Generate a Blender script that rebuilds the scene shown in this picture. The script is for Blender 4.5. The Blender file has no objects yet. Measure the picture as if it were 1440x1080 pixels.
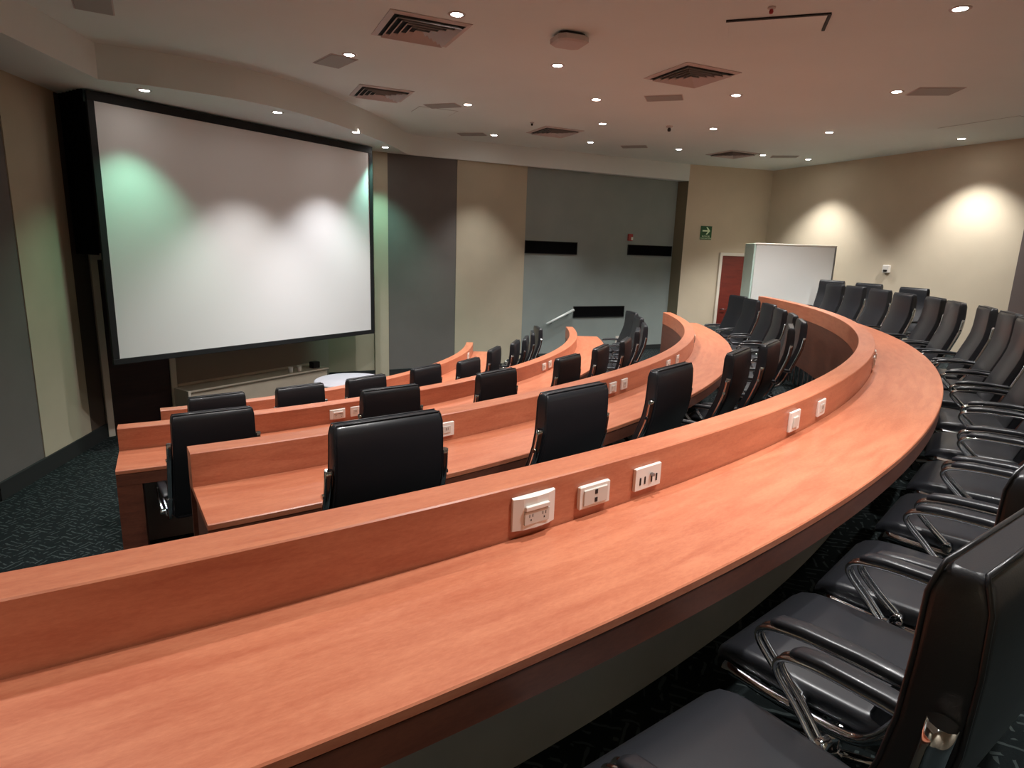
import bpy, math, random
from mathutils import Matrix, Vector
random.seed(7)
sc = bpy.context.scene
col = sc.collection
R = math.radians
EZ = 2.82          # eye height above the front floor
CEIL = 4.85
SOF = 4.48

# ------------------------------------------------------------------ helpers
def tag(o, label=None, cat=None, group=None, kind=None):
    if label: o['label'] = label
    if cat: o['category'] = cat
    if group: o['group'] = group
    if kind: o['kind'] = kind
    return o

def empty(name, loc=(0, 0, 0), rz=0.0):
    o = bpy.data.objects.new(name, None)
    o.empty_display_size = .1
    o.location = loc
    o.rotation_euler = (0, 0, rz)
    col.objects.link(o)
    return o

def copy_tree(o, parent=None):
    c = o.copy()
    col.objects.link(c)
    c.parent = parent
    if c.name.startswith(('backrest', 'side_rail')): c.scale = (1, 1, 1)
    for ch in list(o.children):
        copy_tree(ch, c)
    return c

class MB:
    """collects geometry for one mesh object"""
    def __init__(s):
        s.v, s.f, s.uv, s.sm, s.mi = [], [], [], [], []
    def face(s, pts, uv=None, smooth=False, mi=0):
        n = len(s.v)
        s.v += [tuple(p) for p in pts]
        s.f.append(tuple(range(n, n + len(pts))))
        s.uv.append(uv or [(p[0], p[1]) for p in pts])
        s.sm.append(smooth); s.mi.append(mi)
    def grid(s, rings, closed=True, caps=True, smooth=True, mi=0):
        """rings: list of equal-length point lists joined into a skin"""
        n0 = len(s.v); m = len(rings[0])
        for r in rings: s.v += [tuple(p) for p in r]
        for i in range(len(rings) - 1):
            for j in range(m if closed else m - 1):
                a = n0 + i * m + j; b = n0 + i * m + (j + 1) % m
                s.f.append((a, b, b + m, a + m))
                s.uv.append([(j / m, i), ((j + 1) / m, i), ((j + 1) / m, i + 1), (j / m, i + 1)])
                s.sm.append(smooth); s.mi.append(mi)
        if caps and closed:
            s.f.append(tuple(n0 + j for j in reversed(range(m)))); s.uv.append([(0, 0)] * m); s.sm.append(False); s.mi.append(mi)
            k = n0 + (len(rings) - 1) * m
            s.f.append(tuple(k + j for j in range(m))); s.uv.append([(0, 0)] * m); s.sm.append(False); s.mi.append(mi)
        return s
    def box(s, x0, x1, y0, y1, z0, z1, M=None, b=0.0, mi=0):
        if b > 0:
            ring = lambda i, z: [(x0 + i + dx, y0 + i + dy, z) for dx, dy in ((0, 0), (x1 - x0 - 2 * i, 0), (x1 - x0 - 2 * i, y1 - y0 - 2 * i), (0, y1 - y0 - 2 * i))]
            rs = [ring(b, z0), ring(0, z0 + b), ring(0, z1 - b), ring(b, z1)]
        else:
            ring = lambda z: [(x0, y0, z), (x1, y0, z), (x1, y1, z), (x0, y1, z)]
            rs = [ring(z0), ring(z1)]
        if M is not None: rs = [[M @ Vector(p) for p in r] for r in rs]
        n = len(s.f); s.grid(rs, smooth=False, mi=mi)
        for k in range(n, len(s.f)):        # box-like uvs in metres
            pts = [Vector(s.v[i]) for i in s.f[k]]
            nn = (pts[1] - pts[0]).cross(pts[2] - pts[1])
            ax = max(range(3), key=lambda i: abs(nn[i]))
            o = [i for i in range(3) if i != ax]
            s.uv[k] = [(p[o[0]], p[o[1]]) for p in pts]
        return s
    def tube(s, pts, r, seg=8, smooth_path=3, flat=1.0, caps=True):
        P = [Vector(p) for p in pts]
        if smooth_path > 1 and len(P) > 2:
            Q = []
            for i in range(len(P) - 1):
                p0 = P[max(i - 1, 0)]; p1 = P[i]; p2 = P[i + 1]; p3 = P[min(i + 2, len(P) - 1)]
                for k in range(smooth_path):
                    t = k / smooth_path
                    Q.append(.5 * ((2 * p1) + (p2 - p0) * t + (2 * p0 - 5 * p1 + 4 * p2 - p3) * t * t + (3 * p1 - p0 - 3 * p2 + p3) * t ** 3))
            Q.append(P[-1]); P = Q
        rings = []; up = None
        for i, p in enumerate(P):
            d = (P[min(i + 1, len(P) - 1)] - P[max(i - 1, 0)]).normalized()
            if up is None:
                up = Vector((1, 0, 0)) if abs(d.x) < .9 else Vector((0, 0, 1))
            a = (up - d * up.dot(d)).normalized(); up = a
            b = d.cross(a)
            rr = r[i] if isinstance(r, (list, tuple)) else r
            rings.append([p + a * (rr * flat * math.cos(2 * math.pi * k / seg)) + b * (rr * math.sin(2 * math.pi * k / seg)) for k in range(seg)])
        s.grid(rings, caps=caps)
        return s
    def loft(s, stations, n=5):
        """stations: (centre, width dir, thickness dir, half w, half t, corner radius)"""
        rings = []
        for o, a, b, hw, ht, cr in stations:
            o, a, b = Vector(o), Vector(a), Vector(b)
            cr = min(cr, hw, ht); ring = []
            for sx, sy, t0 in ((1, 1, 0), (-1, 1, 90), (-1, -1, 180), (1, -1, 270)):
                for k in range(n):
                    t = R(t0 + 90 * k / (n - 1))
                    ring.append(o + a * (sx * (hw - cr) + cr * math.cos(t)) + b * (sy * (ht - cr) + cr * math.sin(t)))
            rings.append(ring)
        s.grid(rings)
        return s
    def arc(s, c, prof, a0, a1, n=96):
        """closed (r,z) profile swept about centre c from angle a0 to a1 (degrees)"""
        m = len(prof)
        cum = [0]
        for i in range(m):
            p, q = prof[i], prof[(i + 1) % m]
            cum.append(cum[-1] + math.hypot(q[0] - p[0], q[1] - p[1]))
        rm = sum(p[0] for p in prof) / m
        A = [R(a0 + (a1 - a0) * i / n) for i in range(n + 1)]
        n0 = len(s.v)
        for a in A:
            ca, sa = math.cos(a), math.sin(a)
            s.v += [(c[0] + r * ca, c[1] + r * sa, z) for r, z in prof]
        for i in range(n):
            u0, u1 = A[i] * rm, A[i + 1] * rm
            for j in range(m):
                k = (j + 1) % m
                s.f.append((n0 + i * m + j, n0 + (i + 1) * m + j, n0 + (i + 1) * m + k, n0 + i * m + k))
                s.uv.append([(u0, cum[j]), (u1, cum[j]), (u1, cum[j + 1]), (u0, cum[j + 1])])
                s.sm.append(False); s.mi.append(0)
        for e, rev in ((0, False), (n, True)):
            ids = [n0 + e * m + j for j in range(m)]; uv = [(p[0] * 1.0, p[1]) for p in prof]
            if rev: ids.reverse(); uv.reverse()
            s.f.append(tuple(ids)); s.uv.append(uv); s.sm.append(False); s.mi.append(0)
        return s
    def cyl(s, c, r0, r1, z0, z1, seg=16, smooth=False):
        s.grid([[(c[0] + r0 * math.cos(2 * math.pi * k / seg), c[1] + r0 * math.sin(2 * math.pi * k / seg), z0) for k in range(seg)],
                [(c[0] + r1 * math.cos(2 * math.pi * k / seg), c[1] + r1 * math.sin(2 * math.pi * k / seg), z1) for k in range(seg)]], smooth=smooth)
        return s
    def lathe(s, c, prof, seg=20):
        s.grid([[(c[0] + r * math.cos(2 * math.pi * k / seg), c[1] + r * math.sin(2 * math.pi * k / seg), z) for k in range(seg)] for r, z in prof])
        return s
    def prism(s, poly, z0, z1, mi=0):
        s.grid([[(x, y, z0) for x, y in poly], [(x, y, z1) for x, y in poly]], smooth=False, mi=mi)
        return s
    def build(s, name, mats, parent=None, loc=None, rot=None):
        me = bpy.data.meshes.new(name)
        me.from_pydata(s.v, [], s.f)
        uvl = me.uv_layers.new(name='UVMap')
        i = 0
        flat = []
        for u in s.uv:
            for p in u: flat += [p[0], p[1]]
        uvl.data.foreach_set('uv', flat)
        me.polygons.foreach_set('use_smooth', s.sm)
        for m in (mats if isinstance(mats, (list, tuple)) else [mats]): me.materials.append(m)
        me.polygons.foreach_set('material_index', s.mi)
        me.update()
        import bmesh
        bm = bmesh.new(); bm.from_mesh(me)
        bmesh.ops.recalc_face_normals(bm, faces=bm.faces)
        bm.to_mesh(me); bm.free()
        o = bpy.data.objects.new(name, me)
        col.objects.link(o)
        if parent: o.parent = parent
        if loc: o.location = loc
        if rot: o.rotation_euler = rot
        return o

# ------------------------------------------------------------------ materials
def lin(c):
    f = lambda v: v / 12.92 if v <= .04045 else ((v + .055) / 1.055) ** 2.4
    return tuple(f(x / 255) for x in c) + (1,)

def mat(name, rgb, rough=.5, metal=0., spec=.5, bump=None, vary=None, coat=0.):
    m = bpy.data.materials.new(name); m.use_nodes = True
    nt = m.node_tree; b = nt.nodes['Principled BSDF']
    b.inputs['Base Color'].default_value = lin(rgb)
    b.inputs['Roughness'].default_value = rough
    b.inputs['Metallic'].default_value = metal
    b.inputs['Specular IOR Level'].default_value = spec
    b.inputs['Coat Weight'].default_value = coat
    if bump or vary:
        tc = nt.nodes.new('ShaderNodeTexCoord')
    if bump:
        sc_, st = bump
        n = nt.nodes.new('ShaderNodeTexNoise'); n.inputs['Scale'].default_value = sc_; n.inputs['Detail'].default_value = 3
        nt.links.new(tc.outputs['Object'], n.inputs['Vector'])
        bp = nt.nodes.new('ShaderNodeBump'); bp.inputs['Strength'].default_value = st; bp.inputs['Distance'].default_value = .01
        nt.links.new(n.outputs['Fac'], bp.inputs['Height']); nt.links.new(bp.outputs['Normal'], b.inputs['Normal'])
    if vary:
        sc_, amt = vary
        n = nt.nodes.new('ShaderNodeTexNoise'); n.inputs['Scale'].default_value = sc_; n.inputs['Detail'].default_value = 4
        nt.links.new(tc.outputs['Object'], n.inputs['Vector'])
        r = nt.nodes.new('ShaderNodeValToRGB')
        c = lin(rgb)
        r.color_ramp.elements[0].position = .3; r.color_ramp.elements[1].position = .7
        r.color_ramp.elements[0].color = tuple(v * (1 - amt) for v in c[:3]) + (1,)
        r.color_ramp.elements[1].color = tuple(min(1, v * (1 + amt)) for v in c[:3]) + (1,)
        nt.links.new(n.outputs['Fac'], r.inputs['Fac']); nt.links.new(r.outputs['Color'], b.inputs['Base Color'])
    return m

def wood(name, light, dark, rough=.36, coat=.15):
    m = bpy.data.materials.new(name); m.use_nodes = True
    nt = m.node_tree; b = nt.nodes['Principled BSDF']; L = nt.links.new
    uv = nt.nodes.new('ShaderNodeUVMap')
    mp = nt.nodes.new('ShaderNodeMapping'); mp.inputs['Scale'].default_value = (1.3, 9, 1)
    L(uv.outputs['UV'], mp.inputs['Vector'])
    n1 = nt.nodes.new('ShaderNodeTexNoise'); n1.inputs['Scale'].default_value = 2.2; n1.inputs['Detail'].default_value = 8; n1.inputs['Distortion'].default_value = .6
    L(mp.outputs['Vector'], n1.inputs['Vector'])
    mp2 = nt.nodes.new('ShaderNodeMapping'); mp2.inputs['Scale'].default_value = (22, 70, 1); mp2.inputs['Rotation'].default_value = (0, 0, .25)
    L(uv.outputs['UV'], mp2.inputs['Vector'])
    n2 = nt.nodes.new('ShaderNodeTexNoise'); n2.inputs['Scale'].default_value = 1.6; n2.inputs['Detail'].default_value = 5; n2.inputs['Roughness'].default_value = .7
    L(mp2.outputs['Vector'], n2.inputs['Vector'])
    mx = nt.nodes.new('ShaderNodeMix'); mx.data_type = 'FLOAT'; mx.inputs[0].default_value = .45
    L(n1.outputs['Fac'], mx.inputs[2]); L(n2.outputs['Fac'], mx.inputs[3])
    r = nt.nodes.new('ShaderNodeValToRGB'); r.color_ramp.elements[0].position = .36; r.color_ramp.elements[1].position = .62
    r.color_ramp.elements[0].color = lin(dark); r.color_ramp.elements[1].color = lin(light)
    L(mx.outputs[0], r.inputs['Fac']); L(r.outputs['Color'], b.inputs['Base Color'])
    b.inputs['Roughness'].default_value = rough; b.inputs['Coat Weight'].default_value = coat; b.inputs['Coat Roughness'].default_value = .3
    return m

def emis(name, rgb, strength):
    m = bpy.data.materials.new(name); m.use_nodes = True
    b = m.node_tree.nodes['Principled BSDF']
    b.inputs['Base Color'].default_value = (.8, .8, .8, 1)
    b.inputs['Emission Color'].default_value = lin(rgb); b.inputs['Emission Strength'].default_value = strength
    return m

def carpet(name):
    m = bpy.data.materials.new(name); m.use_nodes = True
    nt = m.node_tree; b = nt.nodes['Principled BSDF']; L = nt.links.new
    g = nt.nodes.new('ShaderNodeNewGeometry')
    mp = nt.nodes.new('ShaderNodeMapping'); mp.inputs['Rotation'].default_value = (0, 0, R(18))
    L(g.outputs['Position'], mp.inputs['Vector'])
    nz = nt.nodes.new('ShaderNodeTexNoise'); nz.inputs['Scale'].default_value = 9; nz.inputs['Detail'].default_value = 2
    L(mp.outputs['Vector'], nz.inputs['Vector'])
    sep = nt.nodes.new('ShaderNodeSeparateXYZ'); L(mp.outputs['Vector'], sep.inputs[0])
    def math_(op, a, bb=None):
        n = nt.nodes.new('ShaderNodeMath'); n.operation = op
        for i, x in enumerate((a, bb)):
            if x is None: continue
            if isinstance(x, (int, float)): n.inputs[i].default_value = x
            else: L(x, n.inputs[i])
        return n.outputs[0]
    jit = math_('MULTIPLY', nz.outputs['Fac'], .06)
    x = math_('ADD', sep.outputs[0], jit); y = math_('ADD', sep.outputs[1], jit)
    cell = .15
    cx = math_('FLOOR', math_('DIVIDE', x, cell)); cy = math_('FLOOR', math_('DIVIDE', y, cell))
    par = math_('ABSOLUTE', math_('MODULO', math_('ADD', cx, cy), 2))
    sx = math_('GREATER_THAN', math_('SINE', math_('MULTIPLY', x, 2 * math.pi / .05)), .72)
    sy = math_('GREATER_THAN', math_('SINE', math_('MULTIPLY', y, 2 * math.pi / .05)), .72)
    st = math_('ADD', math_('MULTIPLY', sx, par), math_('MULTIPLY', sy, math_('SUBTRACT', 1, par)))
    n2 = nt.nodes.new('ShaderNodeTexNoise'); n2.inputs['Scale'].default_value = 14; n2.inputs['Detail'].default_value = 1
    L(mp.outputs['Vector'], n2.inputs['Vector'])
    st = math_('MULTIPLY', st, math_('GREATER_THAN', n2.outputs['Fac'], .47))
    n3 = nt.nodes.new('ShaderNodeTexNoise'); n3.inputs['Scale'].default_value = 160
    L(g.outputs['Position'], n3.inputs['Vector'])
    base = nt.nodes.new('ShaderNodeMix'); base.data_type = 'RGBA'
    L(n3.outputs['Fac'], base.inputs[0]); base.inputs[6].default_value = lin((18, 21, 22)); base.inputs[7].default_value = lin((32, 39, 40))
    mx = nt.nodes.new('ShaderNodeMix'); mx.data_type = 'RGBA'
    L(st, mx.inputs[0]); L(base.outputs[2], mx.inputs[6]); mx.inputs[7].default_value = lin((64, 72, 72))
    L(mx.outputs[2], b.inputs['Base Color'])
    b.inputs['Roughness'].default_value = .95; b.inputs['Specular IOR Level'].default_value = .1
    return m

M = dict(
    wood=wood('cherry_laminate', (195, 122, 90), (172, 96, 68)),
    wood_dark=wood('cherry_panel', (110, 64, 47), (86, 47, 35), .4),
    door=wood('mahogany_door', (120, 40, 30), (95, 28, 22), .4),
    front_door=wood('dark_wood_door', (52, 28, 24), (36, 19, 17), .5),
    leather=mat('black_leather', (33, 34, 38), .34, spec=.55, bump=(350, .04), coat=.05),
    mesh_black=mat('black_plastic', (16, 16, 17), .5),
    chrome=mat('chrome', (205, 208, 212), .08, 1.),
    steel=mat('brushed_steel', (150, 152, 155), .3, 1.),
    greypanel=mat('grey_laminate', (172, 174, 170), .55, vary=(3, .08)),
    ceiling=mat('ceiling_paint', (222, 232, 229), .9, spec=.1, vary=(.6, .03)),
    soffit=mat('soffit_paint', (218, 226, 224), .9, spec=.1),
    beige=mat('beige_fabric', (178, 170, 150), .95, spec=.1, bump=(300, .1), vary=(2, .04)),
    beige_wall=mat('beige_wall_covering', (203, 190, 168), .9, spec=.15, bump=(300, .1), vary=(2, .03)),
    grey=mat('grey_fabric', (106, 103, 100), .95, spec=.1, bump=(300, .1), vary=(2, .05)),
    lit_grey=mat('lit_grey_fabric', (138, 147, 144), .95, spec=.1, bump=(300, .1), vary=(2, .04)),  # the grey fabric again, greenish light on it put into a paler colour
    taupe=mat('taupe_wall', (152, 140, 130), .9, spec=.1),
    shaded_brown=mat('shaded_brown_wall', (84, 74, 66), .9, spec=.1),  # wall by the screen recess, darkened in colour for the shade there
    blackfab=mat('black_cloth', (12, 12, 13), .95, spec=.05),
    screen=mat('matte_screen', (226, 226, 226), .9, spec=.05),
    screen_border=mat('screen_border', (10, 12, 15), .7),
    white=mat('white_plastic', (228, 222, 214), .35),
    ivory=mat('ivory_plastic', (205, 198, 188), .4),
    dark=mat('dark_hole', (20, 17, 16), .6),
    trimwhite=mat('white_trim', (222, 214, 200), .5),
    vent=mat('vent_paint', (196, 186, 182), .6),
    ventdark=mat('vent_throat', (38, 36, 36), .8),
    greyplate=mat('grey_grille', (160, 160, 155), .7),
    board=mat('whiteboard', (236, 236, 233), .3),
    boardside=mat('pale_green_panel', (205, 228, 218), .3),
    base=mat('black_baseboard', (26, 30, 30), .8),
    carpet=carpet('patterned_carpet'),
    signgreen=mat('sign_green', (22, 84, 40), .45),
    signwhite=mat('sign_pale', (214, 240, 200), .45),
    red=mat('red_plastic', (150, 30, 30), .4),
    console=mat('console_laminate', (196, 184, 166), .5, vary=(4, .06)),
    tablegrey=mat('lilac_grey_top', (168, 162, 172), .5),
    rail=mat('satin_rail', (218, 226, 224), .35, .2),
    lens=emis('lamp_lens', (255, 248, 240), 30),
    shaded_beige=mat('shaded_beige_fabric', (112, 108, 90), .95, spec=.1),  # beige wall return with its shade put into the colour
    pillar=mat('dark_taupe_panel', (96, 84, 80), .8),
)

# ------------------------------------------------------------------ the seating geometry (metres, measured)
ROW = dict(
    A=dict(c=(-6.913, 10.882), R=11.456, top=2.120, fl=1.212, low=.916, a0=-67.0, a1=2.6),
    B=dict(c=(-6.706, 10.618), R=9.405, top=1.824, fl=.916, low=.520, a0=-56.4, a1=1.2),
    C=dict(c=(-6.646, 11.138), R=7.745, top=1.428, fl=.520, low=.187, a0=-60.9, a1=3.0),
    D=dict(c=(-6.578, 11.050), R=5.845, top=1.095, fl=.187, low=.0, a0=-58.6, a1=3.5),
)
DZ, W, DEP = .168, .129, .4715

def polar(row, r_off, ang):
    """point at r_off beyond the outer desk edge of a row"""
    q = ROW[row]; r = q['R'] + DEP + r_off
    return q['c'][0] + r * math.cos(R(ang)), q['c'][1] + r * math.sin(R(ang))

# ------------------------------------------------------------------ room shell
ROOM = [(-5.41, 6.18), (-5.73, 8.48), (-3.54, 11.80), (3.75, 15.45), (3.95, 15.22), (6.12, 15.81), (8.19, 10.83), (9.0, 8.9),
        (8.5, 4.0), (5.0, -.8), (0, -2.0), (-4.4, -1.2)]
CLIP = [(-5.41, 6.18), (-5.73, 8.48), (-3.54, 11.80), (3.75, 15.40), (6.12, 15.81), (8.19, 10.83), (9.0, 8.9),
        (8.5, 4.0), (5.0, -.8), (0, -2.0), (-4.4, -1.2)]

def clip(poly, conv):
    out = poly
    for i in range(len(conv)):
        a, b = conv[i], conv[(i + 1) % len(conv)]
        inside = lambda p: (b[0] - a[0]) * (p[1] - a[1]) - (b[1] - a[1]) * (p[0] - a[0]) <= 1e-9
        src, out = out, []
        for k in range(len(src)):
            p, q = src[k - 1], src[k]
            ip, iq = inside(p), inside(q)
            if ip != iq:
                d1 = (b[0] - a[0]) * (p[1] - a[1]) - (b[1] - a[1]) * (p[0] - a[0])
                d2 = (b[0] - a[0]) * (q[1] - a[1]) - (b[1] - a[1]) * (q[0] - a[0])
                t = d1 / (d1 - d2)
                out.append((p[0] + (q[0] - p[0]) * t, p[1] + (q[1] - p[1]) * t))
            if iq: out.append(q)
    return out

tag(MB().prism(CLIP, -.12, 0).build('floor', M['carpet']), kind='structure')
tag(MB().prism(ROOM, CEIL, CEIL + .12).build('ceiling', M['ceiling']), kind='structure')
for k, (a0, a1) in dict(D=(-58.4, 70), C=(-60.7, 70), B=(-56.2, 5.5), A=(-66.5, 17)).items():
    q = ROW[k]; n = 72; ri = q['R'] - W + .004
    inner = [(q['c'][0] + ri * math.cos(R(a0 + (a1 - a0) * i / n)), q['c'][1] + ri * math.sin(R(a0 + (a1 - a0) * i / n))) for i in range(n + 1)]
    outer = [(q['c'][0] + 24 * math.cos(R(a0 + (a1 - a0) * i / n)), q['c'][1] + 24 * math.sin(R(a0 + (a1 - a0) * i / n))) for i in range(n, -1, -1)]
    tag(MB().prism(clip(inner + outer, CLIP), q['low'], q['fl']).build('floor_tier', M['carpet']), kind='structure')

def wall(name, p0, p1, strips, z0=0, z1=CEIL, th=.12, z=None):
    """vertical wall from p0 to p1 (room on the right-hand side of the direction); strips = [(s0, s1, material, relief)]"""
    p0, p1 = Vector(p0), Vector(p1); d = (p1 - p0); L = d.length; d.normalize()
    n = Vector((d.y, -d.x))
    Mx = Matrix(((d.x, n.x, 0, p0.x), (d.y, n.y, 0, p0.y), (0, 0, 1, 0), (0, 0, 0, 1)))
    mb = MB(); ms = []
    for s0, s1, m, rel in strips:
        if m not in ms: ms.append(m)
        mb.box(s0, L if s1 is None else s1, -th, rel, z0, z1, Mx, mi=ms.index(m))
    return tag(mb.build(name, ms), kind='structure'), Mx, L

def along(Mx, s, z, out=0.0):
    return Mx @ Vector((s, out, z))

_, LW, _ = wall('wall_left', (-5.41, 6.18), (-5.73, 8.48), [(0, .85, M['grey'], .0), (.85, 1.9, M['beige'], .012), (1.9, None, M['shaded_brown'], .0)])
wall('wall_near_left', (-4.4, -1.2), (-5.41, 6.18), [(0, 3.2, M['beige'], .012), (3.2, None, M['grey'], .0)])
_, FWm, FL = wall('wall_front', (-5.73, 8.48), (-3.54, 11.80), [(0, 1.0, M['shaded_brown'], 0), (1.0, None, M['taupe'], .0)])
_, RWm, RL = wall('wall_right', (-3.54, 11.80), (3.75, 15.40),
                  [(0, .89, M['beige'], .0), (.89, 1.165, M['beige'], .05), (1.165, 2.575, M['grey'], .0), (2.575, 4.13, M['beige'], .012), (4.13, None, M['lit_grey'], .0)])
wall('wall_return', (3.75, 15.40), (3.95, 15.22), [(0, None, M['shaded_beige'], 0)])
_, EWm, EL = wall('wall_end', (3.95, 15.22), (6.12, 15.81), [(0, None, M['beige_wall'], 0)])
_, BWm, BL = wall('wall_rear', (6.12, 15.81), (8.19, 10.83), [(0, None, M['beige_wall'], 0)])
wall('wall_rear_side', (8.19, 10.83), (9.0, 8.9), [(0, .30, M['beige_wall'], 0), (.30, None, M['pillar'], .06)])
wall('wall_back_right', (9.0, 8.9), (8.5, 4.0), [(0, None, M['beige_wall'], 0)])
wall('wall_back', (8.5, 4.0), (5.0, -.8), [(0, None, M['beige_wall'], 0)])
wall('wall_behind', (5.0, -.8), (0, -2.0), [(0, None, M['beige_wall'], 0)])
wall('wall_behind_left', (0, -2.0), (-4.4, -1.2), [(0, None, M['beige_wall'], 0)])

def strip_on(name, Mx, s0, s1, z0, z1, out, m, off=0.0):
    return MB().box(s0, s1, off, out, z0, z1, Mx, b=min(.004, (out - off) / 3)).build(name, m)

tag(strip_on('baseboard_left', LW, 0, 2.3, 0, .2, .03, M['base']), kind='structure')
tag(strip_on('baseboard_right', RWm, .0, 4.6, .187, .35, .03, M['base']), kind='structure')
tag(strip_on('baseboard_side', RWm, 5.3, 8.1, .52, .62, .03, M['base']), kind='structure')

# dropped soffit with its curved fascia
FAS = [(-4.05, -1.0), (-4.42, 4.5), (-4.50, 5.9), (-4.68, 7.40)]
curve = [(-4.22, 7.62), (-3.84, 7.88), (-3.48, 8.16), (-3.14, 8.58), (-2.88, 9.05), (-2.66, 9.65), (-2.46, 10.35), (-2.30, 11.05), (-2.20, 11.7), (-2.15, 12.2), (-2.08, 12.42), (-1.95, 12.55), (-1.78, 12.63)]
P = [FAS[-1]] + curve
sm = []
for i in range(len(P) - 1):
    p0, p1, p2, p3 = [Vector(P[min(max(i + k, 0), len(P) - 1)]) for k in (-1, 0, 1, 2)]
    for k in range(4):
        t = k / 4
        sm.append(tuple(.5 * ((2 * p1) + (p2 - p0) * t + (2 * p0 - 5 * p1 + 4 * p2 - p3) * t * t + (3 * p1 - p0 - 3 * p2 + p3) * t ** 3)))
fas = FAS[:-1] + sm + [P[-1], (3.95, 15.20)]
outer = [(3.95, 15.24), (3.76, 15.41), (-3.54, 11.82), (-5.74, 8.48), (-5.42, 6.18), (-4.41, -1.1)]
n = len(fas)
so = MB()
so.f = []
poly = fas + outer
so.prism(poly, SOF, CEIL)
tag(so.build('ceiling_soffit', M['soffit']), kind='structure')

# ------------------------------------------------------------------ doors and wall fittings
def door(name, Mx, s0, s1, z0, z1, m, jamb=.07, handle=None, fr=None):
    root = tag(empty(name), kind='structure')
    MB().box(s0 + jamb, s1 - jamb, .0, .025, z0, z1 - jamb, Mx).build('leaf', m, root)
    f = MB()
    f.box(s0, s0 + jamb, 0, .05, z0, z1, Mx, b=.005).box(s1 - jamb, s1, 0, .05, z0, z1, Mx, b=.005).box(s0 + jamb, s1 - jamb, 0, .05, z1 - jamb, z1, Mx, b=.005)
    f.build('frame', fr or M['trimwhite'], root)
    if handle:
        h = MB(); hs, hz = handle
        h.tube([along(Mx, hs, hz, .02), along(Mx, hs, hz, .075)], .012, smooth_path=1).tube([along(Mx, hs, hz, .075), along(Mx, hs + .12, hz, .075)], .011, smooth_path=1)
        h.build('handle', M['steel'], root)
    return root

door('door_1', FWm, .0, 1.02, 0, 2.56, M['front_door'], .085)
door('door_2', EWm, 1.0, 2.02, .52, 2.88, M['door'], .07, (1.17, 1.52))

def thing(name, label, cat, loc=(0, 0, 0), rz=0.0, group=None):
    return tag(empty(name, loc, rz), label, cat, group)

def wall_frame(Mx, s, z, out=0.0):
    """matrix with x along wall, y out of the wall, z up"""
    return Mx @ Matrix.Translation((s, out, z))

# black horizontal recess panels on the slate wall
for s0, s1, z0, z1, lab in ((4.13, 5.44, 2.72, 2.99, 'long black wall panel, upper left of three on the slate wall'),
                            (6.81, 8.10, 2.75, 2.99, 'long black wall panel below the small red alarm, beside the wall corner'),
                            (5.43, 6.83, 1.32, 1.575, 'long black wall panel, lowest of three, right of the handrail')):
    o = thing('wall_panel', lab, 'wall panel', along(RWm, (s0 + s1) / 2, z0), 0, 'black panels on the slate wall')
    T = Matrix.Translation(-Vector(o.location)) @ RWm
    MB().box(s0 + .012, s1 - .012, 0.001, .016, z0 + .012, z1 - .012, T).build('grille', M['blackfab'], o)
    f = MB()
    for a in ((s0, s1, z0, z0 + .014), (s0, s1, z1 - .014, z1), (s0, s0 + .014, z0 + .014, z1 - .014), (s1 - .014, s1, z0 + .014, z1 - .014)):
        f.box(a[0], a[1], 0.001, .022, a[2], a[3], T)
    f.build('rim', M['screen_border'], o)

o = thing('fire_alarm', 'small red and white fire alarm above the black wall panel', 'alarm', along(RWm, 6.85, 3.15))
T = Matrix.Translation(-Vector(o.location)) @ RWm
MB().box(6.79, 6.91, .001, .045, 3.07, 3.23, T, b=.01).build('housing', M['red'], o)
MB().box(6.86, 6.905, .04, .06, 3.09, 3.16, T, b=.006).build('strobe', M['white'], o)

for i, s in enumerate((6.70, 6.90)):
    o = thing('wall_outlet', ('left' if i == 0 else 'right') + ' one of two white wall plates low on the slate wall', 'outlet', along(RWm, s, .78), 0, 'wall plates on the slate wall')
    T = Matrix.Translation(-Vector(o.location)) @ RWm
    MB().box(s - .055, s + .055, .001, .012, .69, .86, T, b=.004).build('plate', M['ivory'], o)
    MB().box(s - .02, s + .02, .010, .015, .73, .82, T, b=.002).build('socket', M['white'], o)

# handrail
o = thing('handrail', 'short sloping metal handrail fixed to the slate wall', 'handrail', along(RWm, 5.0, 1.35))
T = Matrix.Translation(-Vector(o.location)) @ RWm
MB().tube([T @ Vector((4.695, .11, 1.197)), T @ Vector((5.379, .11, 1.506))], .03, 10, 1).build('rail', M['rail'], o)
for s in (4.83, 5.24):
    z = 1.197 + (s - 4.695) * .452
    MB().tube([T @ Vector((s, .0, z - .06)), T @ Vector((s, .08, z - .06)), T @ Vector((s, .11, z - .01))], .009, 8, 2).build('bracket', M['steel'], o)

# exit route sign with arrow
s0, s1, z0, z1 = .425, .725, 3.17, 3.485
o = thing('exit_sign', 'green exit route sign with a pale arrow pointing right', 'sign', along(EWm, (s0 + s1) / 2, z0))
T = Matrix.Translation(-Vector(o.location)) @ EWm
MB().box(s0, s1, .001, .012, z0, z1, T, b=.003).build('panel', M['signgreen'], o)
a = MB(); cx, cz = (s0 + s1) / 2, z0 + .205
def plate(mb, pts, y0, y1):
    mb.grid([[T @ Vector((x, y0, z)) for x, z in pts], [T @ Vector((x, y1, z)) for x, z in pts]], smooth=False)
plate(a, [(cx - .1, cz - .017), (cx + .05, cz - .017), (cx + .05, cz + .017), (cx - .1, cz + .017)], .012, .0145)
plate(a, [(cx + .105, cz), (cx + .03, cz + .085), (cx - .005, cz + .085), (cx + .055, cz)], .012, .015)
plate(a, [(cx + .105, cz), (cx + .055, cz), (cx - .005, cz - .085), (cx + .03, cz - .085)], .012, .015)
a.build('arrow', M['signwhite'], o)
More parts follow.
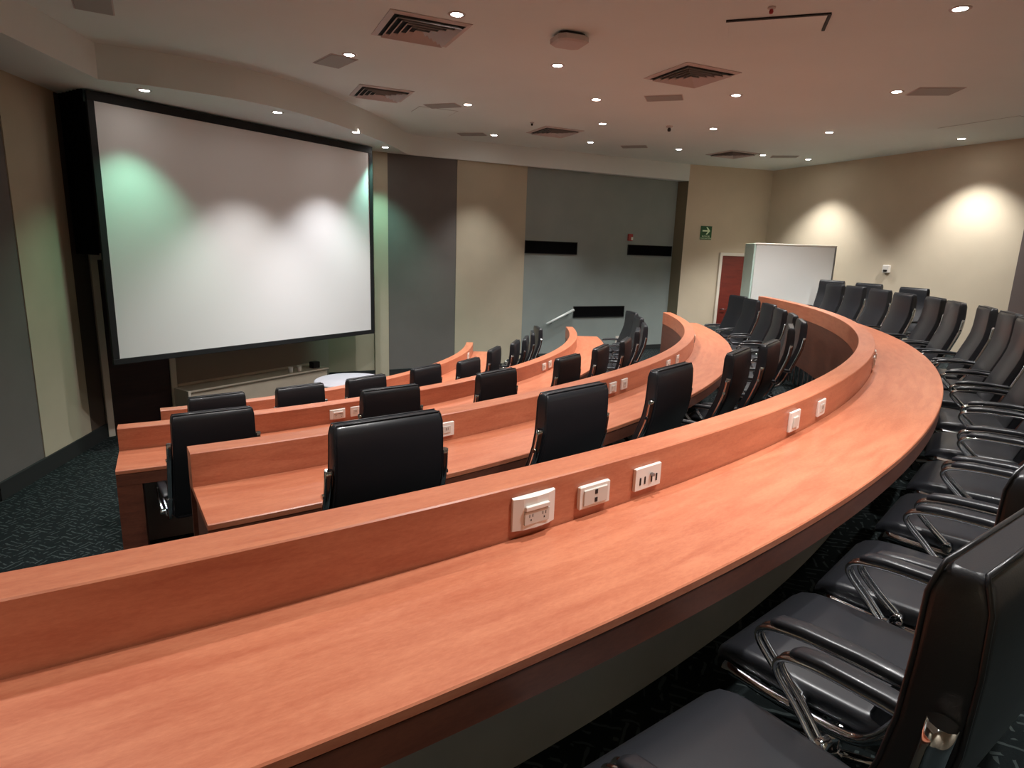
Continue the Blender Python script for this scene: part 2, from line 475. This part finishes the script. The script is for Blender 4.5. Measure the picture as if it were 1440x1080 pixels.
def text_on(txt, size, Mx, parent, m, name):
    cu = bpy.data.curves.new('tmp_text', 'FONT'); cu.body = txt; cu.size = size; cu.align_x = 'CENTER'; cu.extrude = .001
    to = bpy.data.objects.new('tmp_text', cu); col.objects.link(to)
    dg = bpy.context.evaluated_depsgraph_get()
    me = bpy.data.meshes.new_from_object(to.evaluated_get(dg))
    bpy.data.objects.remove(to); me.transform(Mx); me.materials.clear(); me.materials.append(m)
    t = bpy.data.objects.new(name, me); col.objects.link(t); t.parent = parent
    return t
# glyph x runs along the wall's s as seen from the room (s increases to the viewer's right), glyph y is up
G = Matrix(((1, 0, 0, 0), (0, 0, 1, 0), (0, 1, 0, 0), (0, 0, 0, 1)))
for j, (tx, zz, sz) in enumerate((('RUTA DE', z0 + .062, .05), ('EVACUACIÓN', z0 + .016, .046))):
    text_on(tx, sz, T @ Matrix.Translation((cx, .0135, zz)) @ G, o, M['signwhite'], 'lettering')

# thermostat / sensor on the rear wall
o = thing('wall_sensor', 'small white sensor box on the beige rear wall', 'sensor', along(BWm, 3.36, 2.65))
T = Matrix.Translation(-Vector(o.location)) @ BWm
MB().box(3.30, 3.43, .001, .07, 2.585, 2.74, T, b=.012).build('housing', M['white'], o)
MB().box(3.325, 3.405, .068, .078, 2.61, 2.65, T, b=.003).build('lens', M['dark'], o)

# free-standing white partition beyond the end of the rear desk
o = thing('partition_board', 'tall white partition board standing in front of the red door', 'partition', (5.8, 13.3, 1.212))
MB().box(-.83, .80, -.02, .02, .02, 1.84, b=.004).build('panel', M['board'], o)
MB().box(-.86, .83, -.028, .028, 1.84, 1.88, b=.006).build('top_rail', M['trimwhite'], o)
MB().box(.80, .83, -.028, .028, 0, 1.84, b=.005).build('post', M['steel'], o)
MB().box(-.875, -.845, -.02, .5, .02, 1.87, b=.004).build('side_panel', M['boardside'], o)

# ------------------------------------------------------------------ projection screen and front furniture
SC0, SC1 = Vector((-5.075, 7.90)), Vector((-2.65, 11.51))
sd = (SC1 - SC0); SL = sd.length; sd.normalize(); sn = Vector((sd.y, -sd.x))
o = thing('projection_screen', 'large white projection screen with a black border', 'screen', (SC0.x, SC0.y, 1.25), math.atan2(sd.y, sd.x))
MB().box(0, SL, -.01, .0, 0, 3.105).build('surface', M['screen'], o)
f = MB()
bw = .075
f.box(-bw, SL + bw, -.035, .012, -bw, 0.0, b=.004).box(-bw, SL + bw, -.035, .012, 3.105, 3.105 + .11, b=.004)
f.box(-bw, 0, -.035, .012, 0, 3.105, b=.004).box(SL, SL + bw, -.035, .012, 0, 3.105, b=.004)
f.build('border', M['screen_border'], o)
# the surface box sits behind y=0; local +y points to the wall, so flip to face the room
for ch in o.children:
    ch.scale = (1, -1, 1)
# black sheet added as the shade in the recess left of the screen
d0 = SC0 - sd * .1 - sn * .05
o = thing('recess_shade', 'black sheet standing in for the shade left of the projection screen', 'shade sheet', (0, 0, 0))
n_ = Vector((-sn.x, -sn.y))
rings = []
for zz in (2.56, SOF - .005):
    ring_f, ring_b = [], []
    for k in range(25):
        t = k / 24
        p = SC0 - sd * .09 + n_ * (.06 + .70 * t) + sd * (.018 * math.sin(k * 1.9))
        ring_f.append((p.x, p.y, zz)); q = p - sd * .012; ring_b.append((q.x, q.y, zz))
    rings.append(ring_f + ring_b[::-1])
MB().grid(rings, smooth=False).build('shade_sheet', M['blackfab'], o)

# low console along the front wall with small objects on it
o = thing('front_console', 'long low beige console below the projection screen', 'console', along(FWm, 2.3, 0))
T = Matrix.Translation(-Vector(o.location)) @ FWm
MB().box(1.02, 3.58, .03, .42, .0, .53, T, b=.004).build('body', M['console'], o)
MB().box(1.0, 3.60, .005, .45, .53, .56, T, b=.006).build('top', M['console'], o)
MB().box(.96, 1.0, .02, .45, .0, .56, T, b=.004).build('end_panel', M['trimwhite'], o)
MB().box(1.04, 3.58, .003, .03, .56, .60, T, b=.004).build('backsplash', M['console'], o)
for s, lab in ((2.84, 'left'), (3.02, 'right')):
    p = along(FWm, s, .561, .36)
    c = thing('paper_cup', 'small white cup, ' + lab + ' one of two on the low console', 'cup', p, 0, 'cups on the console')
    MB().lathe((0, 0), [(.001, .002), (.03, .002), (.033, .01), (.042, .095), (.039, .095), (.031, .012), (.001, .012)]).build('body', M['white'], c)
    MB().lathe((0, 0), [(.042, .09), (.045, .093), (.045, .1), (.04, .102)]).build('rim', M['white'], c)
o = thing('media_box', 'small black box at the right end of the low console', 'box', along(FWm, 3.40, .561, .3), math.atan2(3.32, 2.19))
MB().box(-.07, .07, -.06, .06, .0, .12, b=.008).build('case', M['mesh_black'], o)
MB().box(-.05, .05, .058, .066, .03, .09, b=.002).build('front_panel', M['dark'], o)
# round lectern table
o = thing('round_table', 'round table with a pale lilac-grey top near the screen', 'table', (-2.5, 9.45, 0))
MB().lathe((0, 0), [(.001, .70), (.52, .70), (.55, .712), (.55, .728), (.53, .74), (.001, .74)], 40).build('tabletop', M['tablegrey'], o)
MB().lathe((0, 0), [(.04, .03), (.035, .1), (.035, .66), (.12, .70)], 16).build('pedestal', M['steel'], o)
MB().lathe((0, 0), [(.001, 0), (.3, 0), (.3, .012), (.05, .035), (.001, .035)], 28).build('foot', M['steel'], o)

# ------------------------------------------------------------------ curved desks
def chamf(r0, r1, z0, z1, c=.004):
    return [(r0 + c, z0), (r1 - c, z0), (r1, z0 + c), (r1, z1 - c), (r1 - c, z1), (r0 + c, z1), (r0, z1 - c), (r0, z0 + c)]

DESK_LABEL = dict(A='long curved cherry wood desk sweeping through the foreground',
                  B='curved cherry wood desk, second from the camera, ending by the slate wall',
                  C='curved cherry wood desk, third from the camera, with an open left end panel',
                  D='curved cherry wood desk nearest the projection screen')
for k, q in ROW.items():
    c, Rr, top = q['c'], q['R'], q['top']
    T = top - DZ; a0, a1 = q['a0'], q['a1']
    o = thing('curved_desk', DESK_LABEL[k], 'desk', (c[0] + Rr * math.cos(R(-35)), c[1] + Rr * math.sin(R(-35)), q['fl']), 0, 'curved desks')
    cl = (c[0] - o.location.x, c[1] - o.location.y)
    z = lambda v: v - o.location.z
    n = 120
    MB().arc(cl, chamf(Rr - W, Rr, z(T - .03), z(top)), a0, a1, n).build('raised_ledge', M['wood'], o)
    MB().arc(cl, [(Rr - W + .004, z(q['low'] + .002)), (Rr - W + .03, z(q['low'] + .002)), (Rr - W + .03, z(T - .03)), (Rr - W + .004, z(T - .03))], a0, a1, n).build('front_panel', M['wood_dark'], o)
    MB().arc(cl, chamf(Rr, Rr + DEP, z(T - .03), z(T)), a0, a1, n).build('desktop', M['wood'], o)
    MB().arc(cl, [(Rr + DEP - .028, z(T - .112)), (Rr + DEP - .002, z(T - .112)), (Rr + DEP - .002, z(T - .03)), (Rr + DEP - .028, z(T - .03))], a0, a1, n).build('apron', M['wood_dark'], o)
    mo = .07 if k == 'A' else .0
    MB().arc(cl, [(Rr + mo, z(q['fl'] + .002)), (Rr + mo + .02, z(q['fl'] + .002)), (Rr + mo + .02, z(T - .03)), (Rr + mo, z(T - .03))], a0 + .4, a1 - .4, n).build('modesty_panel', M['greypanel'], o)
    for s, e in ((a0, 1), (a1, -1)):
        w = math.degrees(.14 / Rr) * e
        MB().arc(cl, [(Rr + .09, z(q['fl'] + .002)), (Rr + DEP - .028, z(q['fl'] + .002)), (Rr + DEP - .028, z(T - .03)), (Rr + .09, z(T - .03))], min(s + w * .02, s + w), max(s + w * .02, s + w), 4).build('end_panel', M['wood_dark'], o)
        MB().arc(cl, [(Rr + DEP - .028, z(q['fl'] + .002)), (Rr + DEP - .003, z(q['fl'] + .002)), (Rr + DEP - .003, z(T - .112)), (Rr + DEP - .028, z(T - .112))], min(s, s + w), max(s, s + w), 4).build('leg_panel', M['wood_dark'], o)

# power and data plates on the desk ledges
def ledge_plate(row, ang, hw, z0, z1, style, label):
    q = ROW[row]; c = q['c']; r = q['R']
    x, y = c[0] + (r + .0005) * math.cos(R(ang)), c[1] + (r + .0005) * math.sin(R(ang))
    T = q['fl']
    o = thing('power_outlet' if style != 'data' else 'data_outlet', label, 'outlet', (x, y, T + (z0 + z1) / 2), R(ang) - math.pi / 2, 'outlet plates on the curved desks')
    h = (z1 - z0) / 2            # local: x along the ledge, +y away from the ledge
    # x is mirrored so that -x is the viewer's left
    if style == 'curved':
        rs = []
        for x_, d in ((-hw, .008), (-hw * .6, .018), (0, .022), (hw * .6, .018), (hw, .008)):
            rs.append([(x_, 0, -h), (x_, d, -h + .004), (x_, d, h - .004), (x_, 0, h)])
        MB().grid(rs, smooth=False).build('plate', M['white'], o)
        MB().box(-.046, .046, .018, .029, .010, .027, b=.003).build('reset_bar', M['white'], o)
        MB().box(-.048, .048, .016, .024, -.036, .008, b=.002).build('socket', M['ivory'], o)
        for sx in (-.028, .024):
            s = MB()
            for dx in (-.006, .006): s.box(sx + dx - .0012, sx + dx + .0012, .0235, .0246, -.012, -.002)
            s.box(sx - .002, sx + .002, .0235, .0246, -.024, -.018)
            s.build('slot', M['dark'], o)
    elif style == 'jack':
        MB().box(-hw, hw, 0, .014, -h, h, b=.005).build('plate', M['white'], o)
        MB().box(-hw * .78, hw * .78, .012, .019, -h * .72, h * .66, b=.003).build('insert', M['ivory'], o)
        s = MB()
        for zz in (-.014, .014): s.box(-.006, .006, .0185, .0205, zz - .008, zz + .008, b=.0008)
        s.build('jack', M['dark'], o)
    elif style == 'data':
        MB().box(-hw, hw, 0, .012, -h, h, b=.004).build('plate', M['white'], o)
        for kx in (-.046, -.018, .020, .046):
            MB().box(kx - .003, kx + .003, .011, .0145, -.022, .006, b=.0008).build('port', M['dark'], o)
        MB().box(-.017, -.008, .013, .028, .004, .016, b=.002).build('plug', M['steel'], o)
    elif style == 'switch':
        MB().box(-hw, hw, 0, .014, -h, h, b=.004).build('plate', M['white'], o)
        MB().box(-hw * .45, hw * .55, .012, .022, -h * .6, h * .45, b=.003).build('switch', M['ivory'], o)
    else:
        MB().box(-hw, hw, 0, .012, -h, h, b=.004).build('plate', M['white'], o)
        MB().box(-hw * .5, hw * .5, .011, .016, -h * .5, h * .5, b=.002).build('socket', M['ivory'], o)
        s = MB()
        for dx in (-.007, .007): s.box(dx - .0015, dx + .0015, .0155, .0168, -.004, .012)
        s.build('slot', M['dark'], o)
    return o

ledge_plate('A', -52.40, .083, .765, .875, 'curved', 'wide white power outlet, leftmost on the foreground desk ledge')
ledge_plate('A', -51.10, .070, .772, .855, 'jack', 'white jack plate with two stacked holes on the foreground ledge')
ledge_plate('A', -49.70, .072, .772, .860, 'data', 'white plate with four ports on the foreground desk ledge')
ledge_plate('A', -43.50, .060, .768, .872, 'switch', 'white rocker plate, fourth along the foreground desk ledge')
ledge_plate('A', -41.40, .058, .772, .862, 'duplex', 'white outlet plate just beyond the rocker plate, foreground ledge')
ledge_plate('A', -31.2, .06, .772, .862, 'duplex', 'outlet plate at the bend of the foreground desk ledge, before the last')
ledge_plate('A', -29.3, .06, .772, .862, 'switch', 'outlet plate farthest along the bend of the foreground ledge')
ledge_plate('B', -47.85, .055, .77, .86, 'duplex', 'white outlet beside the nearest chair back at the second desk')
ledge_plate('B', -36.9, .055, .775, .865, 'switch', 'left one of two adjacent white plates mid-way along the second desk')
ledge_plate('B', -35.65, .055, .775, .865, 'duplex', 'right one of two adjacent white plates mid-way along the second desk')
ledge_plate('B', -28.9, .055, .775, .875, 'switch', 'white plate behind the third chair of the second desk')
ledge_plate('B', -26.6, .055, .78, .875, 'duplex', 'white plate, second from the far end on the second desk ledge')
ledge_plate('B', -15.5, .055, .78, .875, 'duplex', 'white plate at the far bend of the second desk ledge')
ledge_plate('C', -48.7, .072, .77, .86, 'curved', 'wide white outlet on the third desk ledge, left of a chair')
ledge_plate('C', -47.45, .045, .77, .86, 'duplex', 'small white outlet right of the wide one, third desk ledge')
ledge_plate('C', -24.5, .055, .77, .86, 'duplex', 'white outlet near the bend of the third desk, left of two')
ledge_plate('C', -22.9, .05, .77, .86, 'duplex', 'white outlet near the bend of the third desk, right of two')
ledge_plate('D', -6.0, .07, .77, .87, 'duplex', 'white outlet at the far end of the front desk ledge')

# ------------------------------------------------------------------ chairs
def make_chair():
    root = empty('swivel_chair')
    X, = (Vector((1, 0, 0)),)
    # backrest: S-curved upholstered slab
    prof = [(-.185, .42), (-.202, .47), (-.238, .56), (-.289, .69), (-.332, .80), (-.357, .88), (-.369, .96), (-.373, 1.06), (-.372, 1.14), (-.371, 1.168)]
    hw = [.245, .252, .258, .26, .26, .258, .254, .252, .250, .246]
    ht = [.030, .038, .041, .041, .041, .041, .041, .040, .038, .030]
    st = []
    for i, (y, z) in enumerate(prof):
        a = Vector((0,) + prof[max(i - 1, 0)]); b = Vector((0,) + prof[min(i + 1, len(prof) - 1)])
        d = (b - a).normalized(); nrm = Vector((0, -d.z, d.y))
        st.append(((0, y, z), X, nrm, hw[i], ht[i], .015))
    y, z = prof[-1]
    st.append(((0, y, z + .012), X, Vector((0, -1, 0)), .238, .017, .012))
    back = MB().loft(st).build('backrest', M['leather'], root)
    for side in (1, -1):
        p = MB(); loop = []
        edge = [(Vector(a[0]) + a[2] * (side * (a[4] - .004)), a[3]) for a in st[1:-1]]
        loop = [e[0] - X * (e[1] - .003) for e in edge] + [Vector((0, st[-1][0][1], st[-1][0][2] + .001)) + Vector((0, -1, 0)) * (side * .022) + X * (t * .24) for t in (-1, -.5, 0, .5, 1)] + [e[0] + X * (e[1] - .003) for e in reversed(edge)]
        p.tube(loop, .0036, 6, 1).build('piping', M['leather'], back)
    # seat cushion with a waterfall front edge
    st = []
    for y, z, w_, t in ((-.225, .440, .240, .018), (-.215, .440, .252, .030), (-.15, .438, .26, .035), (.0, .436, .265, .036), (.12, .437, .265, .036),
                        (.19, .433, .263, .034), (.235, .424, .258, .029), (.262, .408, .247, .021), (.268, .401, .235, .012)):
        st.append(((0, y, z), X, Vector((0, 0, 1)), w_, t, .024))
    MB().loft(st).build('seat', M['leather'], root)
    for sx in (-1, 1):
        # chrome side rail: capped tube on the back, running under the seat
        f = MB()
        pts = [(sx * .272, -.388, 1.0), (sx * .275, -.374, .885), (sx * .277, -.346, .79), (sx * .278, -.302, .67), (sx * .278, -.255, .55), (sx * .278, -.205, .45), (sx * .278, -.14, .402), (sx * .278, 0, .395), (sx * .278, .13, .398), (sx * .274, .22, .405)]
        f.tube(pts, .0175, 10, 3)
        f.tube([(sx * .268, -.37, .885), (sx * .298, -.372, .885)], .011, 8, 1)
        fr = f.build('side_rail', M['chrome'], root)
        # arm: twin bent tubes closing in a loop at the front, with a padded top
        a = MB()
        for off in (-.014, .014):
            xx = sx * .300 + off
            a.tube([(sx * .280 + off * .4, -.292, .585), (xx - sx * .004, -.21, .595), (xx, -.11, .598), (xx, .0, .595), (xx, .085, .58), (xx, .115, .555), (xx, .105, .522), (xx, .045, .462), (sx * .288 + off, -.015, .405)], .0085, 8, 4)
        a.tube([(sx * .27, -.015, .402), (sx * .322, -.015, .402)], .019, 10, 1)
        arm = a.build('armrest', M['chrome'], root)
        st = []
        for y, z, w_, t in ((-.28, .604, .016, .008), (-.265, .608, .022, .013), (-.14, .616, .026, .015), (.0, .613, .026, .015), (.065, .604, .024, .014), (.085, .596, .014, .008)):
            st.append(((sx * .300, y, z), X, Vector((0, 0, 1)), w_, t, .012))
        MB().loft(st, 4).build('arm_pad', M['leather'], arm)
    MB().box(-.268, .268, -.06, -.03, .385, .403, b=.004).box(-.268, .268, .09, .12, .385, .403, b=.004).box(-.09, .09, -.12, .14, .355, .388, b=.01).build('mechanism', M['mesh_black'], root)
    MB().cyl((0, 0), .026, .026, .10, .36, 14, True).cyl((0, 0), .036, .036, .10, .21, 14, True).build('gas_column', M['chrome'], root)
    s = MB().cyl((0, 0), .048, .04, .075, .125, 14)
    for k in range(5):
        t = 2 * math.pi * k / 5 + .3
        s.tube([(.03 * math.cos(t), .03 * math.sin(t), .10), (.16 * math.cos(t), .16 * math.sin(t), .088), (.30 * math.cos(t), .30 * math.sin(t), .07)], .016, 8, 1)
    s.build('star_base', M['chrome'], root)
    for k in range(5):
        t = 2 * math.pi * k / 5 + .3
        c = Vector((.29 * math.cos(t), .29 * math.sin(t), .028)); ax = Vector((-math.sin(t), math.cos(t), 0))
        MB().tube([c - ax * .022, c + ax * .022], .028, 12, 1).build('caster', M['mesh_black'], root)
    return root

BACKY = -.372
proto = make_chair()
used = [False]
def put_chair(row, off_back, ang, label, group, turn=0.0, lift=0.0):
    o = proto if not used[0] else copy_tree(proto)
    used[0] = True
    for ch in o.children:
        if ch.name.startswith('armrest'): ch.location.z = .035 if row == 'A' else 0     # arms of the rear row are set higher
    if lift:
        for ch in o.children:
            if ch.name.startswith(('backrest', 'side_rail')): ch.scale = (1, 1, 1.04)
    x, y = polar(row, off_back + BACKY, ang)
    o.location = (x, y, ROW[row]['fl'] + lift + .001); o.rotation_euler = (0, 0, R(ang + 90 + turn))
    return tag(o, label, 'chair', group)

ORD = ['first', 'second', 'third', 'fourth', 'fifth', 'sixth', 'seventh', 'eighth', 'ninth', 'tenth', 'eleventh', 'twelfth', 'thirteenth', 'fourteenth', 'fifteenth', 'sixteenth']
A = [(-52.65, .71, -1, .02), (-49.25, .60, 0), (-46.15, .61, 2), (-42.5, .60, 0), (-39.1, .60, -2), (-35.3, .60, 0), (-31.3, .60, 3), (-27.2, .60, 0), (-23.9, .64, 0), (-20.6, .64, -3), (-17.3, .57, -2), (-13.7, .62, 0), (-10.6, .52, 5), (-6.1, .60, 6), (-2.1, .62, 4), (.9, .60, 2)]
for i, (a, off, t, *lift) in enumerate(A):
    lab = 'black leather swivel chair at the right edge, nearest the camera' if i == 0 else \
          'black leather swivel chair, %s from the near end behind the foreground desk' % ORD[i]
    put_chair('A', off, a, lab, 'chairs behind the foreground desk', t, *lift)
for (a, off, t), w_ in zip(((8.0, 1.65, 28), (3.6, 1.7, 25), (-1.8, 1.7, 22)), ('beside the white partition board', 'between the other two', 'farthest from the partition board')):
    put_chair('A', off, a, 'spare black chair along the beige rear wall, ' + w_, 'spare chairs along the rear wall', t)
Bc = [(-52.5, .28, 0), (-46.2, .30, 0), (-40.4, .30, 0), (-34.3, .38, 0), (-30.2, .48, -4), (-21.6, .57, 0), (-17.4, .74, 0), (-13.0, .76, -3), (-9.0, .76, 0), (-4.0, .86, 2), (.8, .90, 4), (5.0, 1.0, 8)]
for i, (a, off, t) in enumerate(Bc):
    put_chair('B', off, a, 'black leather swivel chair, %s from the left at the second desk from the camera' % ORD[i], 'chairs at the second desk', t)
Cc = [(-57.0, .34, 3), (-47.8, .26, -3), (-40.0, .27, 0), (-31.9, .31, 0), (-25.8, .33, 2), (-20.2, .44, 0), (-12.4, .48, 0), (-7.5, .60, 0), (-.4, .64, 3), (5.2, .72, 5)]
for i, (a, off, t) in enumerate(Cc):
    put_chair('C', off, a, 'black leather swivel chair, %s from the left at the third desk from the camera' % ORD[i], 'chairs at the third desk', t)
Dc = [(-54.8, .22, 4), (-47.7, .22, 2), (-40.8, .23, 0), (-32.7, .24, 0), (-26.4, .38, 0), (-17.4, .28, 3), (-10.4, .40, 0), (-5.8, .50, 0), (.2, .60, 0), (5.8, .76, 4)]
for i, (a, off, t) in enumerate(Dc):
    put_chair('D', off, a, 'black leather swivel chair, %s from the left at the front desk below the screen' % ORD[i], 'chairs at the front desk', t)

# ------------------------------------------------------------------ ceiling fittings
GR = R(25)
def vent_at(x, y, h, label):
    o = thing('air_vent', label, 'vent', (x, y, CEIL), GR, 'square ceiling air vents')
    MB().box(-h + .03, h - .03, -h + .03, h - .03, -.004, -.001).build('throat', M['ventdark'], o)
    f = MB()
    def ring(mb, so, si, zo, zi, t=.006):
        cs = ((-1, -1), (1, -1), (1, 1), (-1, 1))
        mb.grid([[(so * a, so * b, zo) for a, b in cs], [(si * a, si * b, zi) for a, b in cs], [(si * a, si * b, zi - t) for a, b in cs], [(so * a, so * b, zo - t) for a, b in cs], [(so * a, so * b, zo) for a, b in cs]], caps=False, smooth=False)
    ring(f, h, h - .05, -.001, -.012); f.build('frame', M['vent'], o)
    l = MB(); k = h - .075
    while k > .05:
        ring(l, k, k - .035, -.036, -.008, .004); k -= .062
    l.build('louvers', M['vent'], o)
vent_at(-1.0, 6.60, .39, 'large square air vent, nearest one on the ceiling, left of centre')
vent_at(-1.95, 9.28, .37, 'square air vent beside the curved soffit')
vent_at(1.96, 7.86, .39, 'square air vent right of centre, near the access hatch')
vent_at(.60, 11.70, .38, 'square air vent above the beige and slate wall panels')
vent_at(4.35, 13.50, .38, 'square air vent over the corner with the red door')

PL = [(-3.9, 6.2, .245, .15, -60, 'at the top left corner of the view'), (-2.16, 7.78, .245, .15, -50, 'left of the two large vents'), (-1.17, 9.92, .245, .12, -20, 'between the soffit vent and a downlight'),
      (-.9, 12.24, .245, .13, -12, 'near the fascia above the beige wall panel'), (1.9, 8.98, .235, .14, -18, 'behind the vent right of centre'), (2.24, 13.0, .24, .13, -18, 'near the fascia above the slate wall'),
      (5.45, 13.6, .25, .13, -12, 'near the corner vent and the rear wall'), (5.0, 8.18, .245, .18, -8, 'right of the ceiling above the rear wall')]
for x, y, a, b, rot_, w_ in PL:
    o = thing('ceiling_speaker', 'flat grey ceiling plate ' + w_, 'ceiling plate', (x, y, CEIL), R(rot_), 'grey ceiling plates')
    MB().box(-a, a, -b, b, -.012, -.001, b=.004).build('grille', M['greyplate'], o)
    MB().box(-a - .012, a + .012, -b - .012, b + .012, -.006, -.001).build('rim', M['vent'], o)

o = thing('access_hatch', 'rectangular ceiling access hatch with dark gaps on two sides', 'hatch', (2.25, 6.17, CEIL), R(-18))
MB().box(-.40, .40, -.20, .20, -.012, -.001, b=.003).build('panel', M['ceiling'], o)
MB().box(-.42, .425, -.232, -.205, -.014, -.001).box(.404, .43, -.205, .20, -.014, -.001).build('gap', M['dark'], o)
for (x, y, a, b, r_, lab) in ((-1.35, 10.35, .30, .22, GR, 'thin outlined ceiling hatch near the curved soffit'), (6.9, 9.9, .55, .25, R(-65), 'thin outlined ceiling hatch close to the rear wall')):
    o = thing('access_hatch', lab, 'hatch', (x, y, CEIL), r_)
    MB().box(-a, a, -b, b, -.006, -.001, b=.002).build('panel', M['ceiling'], o)
    MB().box(-a - .008, a + .008, -b - .008, b + .008, -.003, -.0008).build('gap', M['greyplate'], o)

o = thing('access_point', 'small white box with clipped corners hanging on the ceiling', 'box', (.44, 6.62, CEIL), R(20))
oct_ = [(-.16, -.10), (-.10, -.15), (.10, -.15), (.16, -.10), (.16, .10), (.10, .15), (-.10, .15), (-.16, .10)]
MB().prism([(x * .8, y * .8) for x, y in oct_], -.03, -.001).build('bracket', M['dark'], o)
MB().grid([[(x, y, -.03) for x, y in oct_], [(x, y, -.075) for x, y in oct_], [(x * .85, y * .85, -.09) for x, y in oct_]], smooth=False).build('case', M['vent'], o)

for x, y, lab, m in ((2.42, 10.85, 'small smoke detector on the ceiling above the slate wall', 'ventdark'), (2.05, 5.75, 'tiny red sprinkler head beside the dark-edged hatch', 'red'),
                     (.18, 10.95, 'tiny dark sprinkler head by the vent over the wall panels', 'ventdark'), (6.75, 8.1, 'tiny dark sprinkler head at the right edge of the ceiling', 'ventdark')):
    o = thing('smoke_detector' if 'smoke' in lab else 'sprinkler_head', lab, 'detector' if 'smoke' in lab else 'sprinkler', (x, y, CEIL))
    big = 1.0 if 'smoke' in lab else .6
    MB().lathe((0, 0), [(.001, -.001), (.055 * big, -.001), (.055 * big, -.02 * big), (.03 * big, -.03 * big), (.001, -.03 * big)]).build('base', M['vent'], o)
    MB().lathe((0, 0), [(.02 * big, -.028 * big), (.03 * big, -.06 * big), (.022 * big, -.085 * big), (.001, -.085 * big)]).build('sensor_head', M[m], o)

# ------------------------------------------------------------------ downlights
SPOT = {}
def downlight(x, y, z, label, power=60, tint=(1, .985, .96), seen=True, size=105, tilt=None):
    o = thing('downlight', label, 'downlight', (x, y, z), GR, 'recessed ceiling downlights') if seen else None
    if seen:
        MB().lathe((0, 0), [(.052, -.002), (.056, -.006), (.078, -.006), (.082, -.001)], 24).build('trim_ring', M['vent'], o)
        MB().cyl((0, 0), .053, .053, -.003, -.001, 24).build('lens', M['lens'], o)
    key = (power, tint, size)
    if key not in SPOT:
        L = bpy.data.lights.new('downlight_lamp', 'SPOT')
        L.energy = power; L.color = tint; L.spot_size = R(size); L.spot_blend = .75; L.shadow_soft_size = .05
        SPOT[key] = L
    l = bpy.data.objects.new('lamp', SPOT[key]); col.objects.link(l)
    l.location = (x, y, z - .03)
    if seen:
        l.parent = o; l.location = (0, 0, -.03)
    return o

PW = 120
CL = [(-1.93, 7.52), (-.61, 6.17), (-.79, 9.80), (-.49, 12.27), (.39, 7.65), (1.34, 12.68), (1.02, 9.21), (1.33, 10.86), (3.16, 13.15), (3.17, 10.96), (2.77, 8.71), (4.97, 13.5), (6.06, 13.86), (5.06, 10.92), (4.59, 8.27), (3.55, 5.65), (7.34, 11.07)]
for i, (x, y) in enumerate(CL):
    near_wall = i in (12, 16)
    downlight(x, y, CEIL, 'round recessed downlight, %s from the left on the main ceiling' % (ORD + ['seventeenth'])[i], 165 if near_wall else (130 if i == 11 else 95 if i in (3, 5, 8) else 190 if i == 13 else PW), size=98 if near_wall else 78 if i in (3, 5, 8) else (128 if i in (0, 2, 4, 9, 10, 13, 14) else 92))
for (x, y), nm, tint, p in zip(((-4.43, 7.85), (-3.25, 8.87), (-2.54, 10.2), (-2.38, 11.62)), ('first', 'second', 'third', 'fourth'),
                               ((.42, 1, .68), (1, .98, .95), (.98, .98, 1), (.42, 1, .80)), (50, 100, 108, 85)):
    downlight(x, y, SOF, 'round recessed downlight, %s from the left in the soffit over the screen' % nm, p, tint, size=88)
# lamps of the same ceiling that lie outside the view
for x, y in ((1.5, 4.1), (-.9, 3.9), (-2.9, 4.9), (.4, 2.2), (-2.0, 1.9), (2.5, 2.2), (4.8, 3.6), (6.2, 5.9), (1.6, 1.6)):
    downlight(x, y, CEIL, None, 75 if (x < 0 and y < 4.2) else PW, seen=False, size=92)

for x, y in ((6.9, 3.0), (3.2, -.7), (-1.5, -1.0), (-3.9, 1.2), (7.9, 6.6)):      # unseen wall-washing lamps, added as fill behind the camera
    downlight(x, y, CEIL, None, 130 if x < 6 else 180, seen=False, size=95)

w = bpy.data.worlds.new('World'); sc.world = w; w.use_nodes = True
w.node_tree.nodes['Background'].inputs[0].default_value = (.5, .45, .42, 1)
w.node_tree.nodes['Background'].inputs[1].default_value = .2

# ------------------------------------------------------------------ camera
f_px, pitch, roll = 877.06, .21467, .0347
cp, sp, cr, sr = math.cos(pitch), math.sin(pitch), math.cos(roll), math.sin(roll)
fwd = Vector((0, cp, -sp)); up = Vector((0, sp, cp)); right = Vector((1, 0, 0))
rx = right * cr + up * sr; uy = up * cr - right * sr
cam = bpy.data.cameras.new('camera'); cam.sensor_width = 36; cam.lens = f_px / 1440 * 36; cam.clip_start = .02
co = bpy.data.objects.new('camera', cam); col.objects.link(co)
co.matrix_world = Matrix(((rx.x, uy.x, -fwd.x, 0), (rx.y, uy.y, -fwd.y, 0), (rx.z, uy.z, -fwd.z, EZ), (0, 0, 0, 1)))
sc.camera = co
sc.view_settings.view_transform = 'Standard'; sc.view_settings.look = 'None'
sc.view_settings.exposure = 1.25; sc.view_settings.gamma = 1; sc.view_settings.use_curve_mapping = False
sc.cycles.max_bounces = 8; sc.cycles.diffuse_bounces = 5
sc.cycles.use_denoising = True
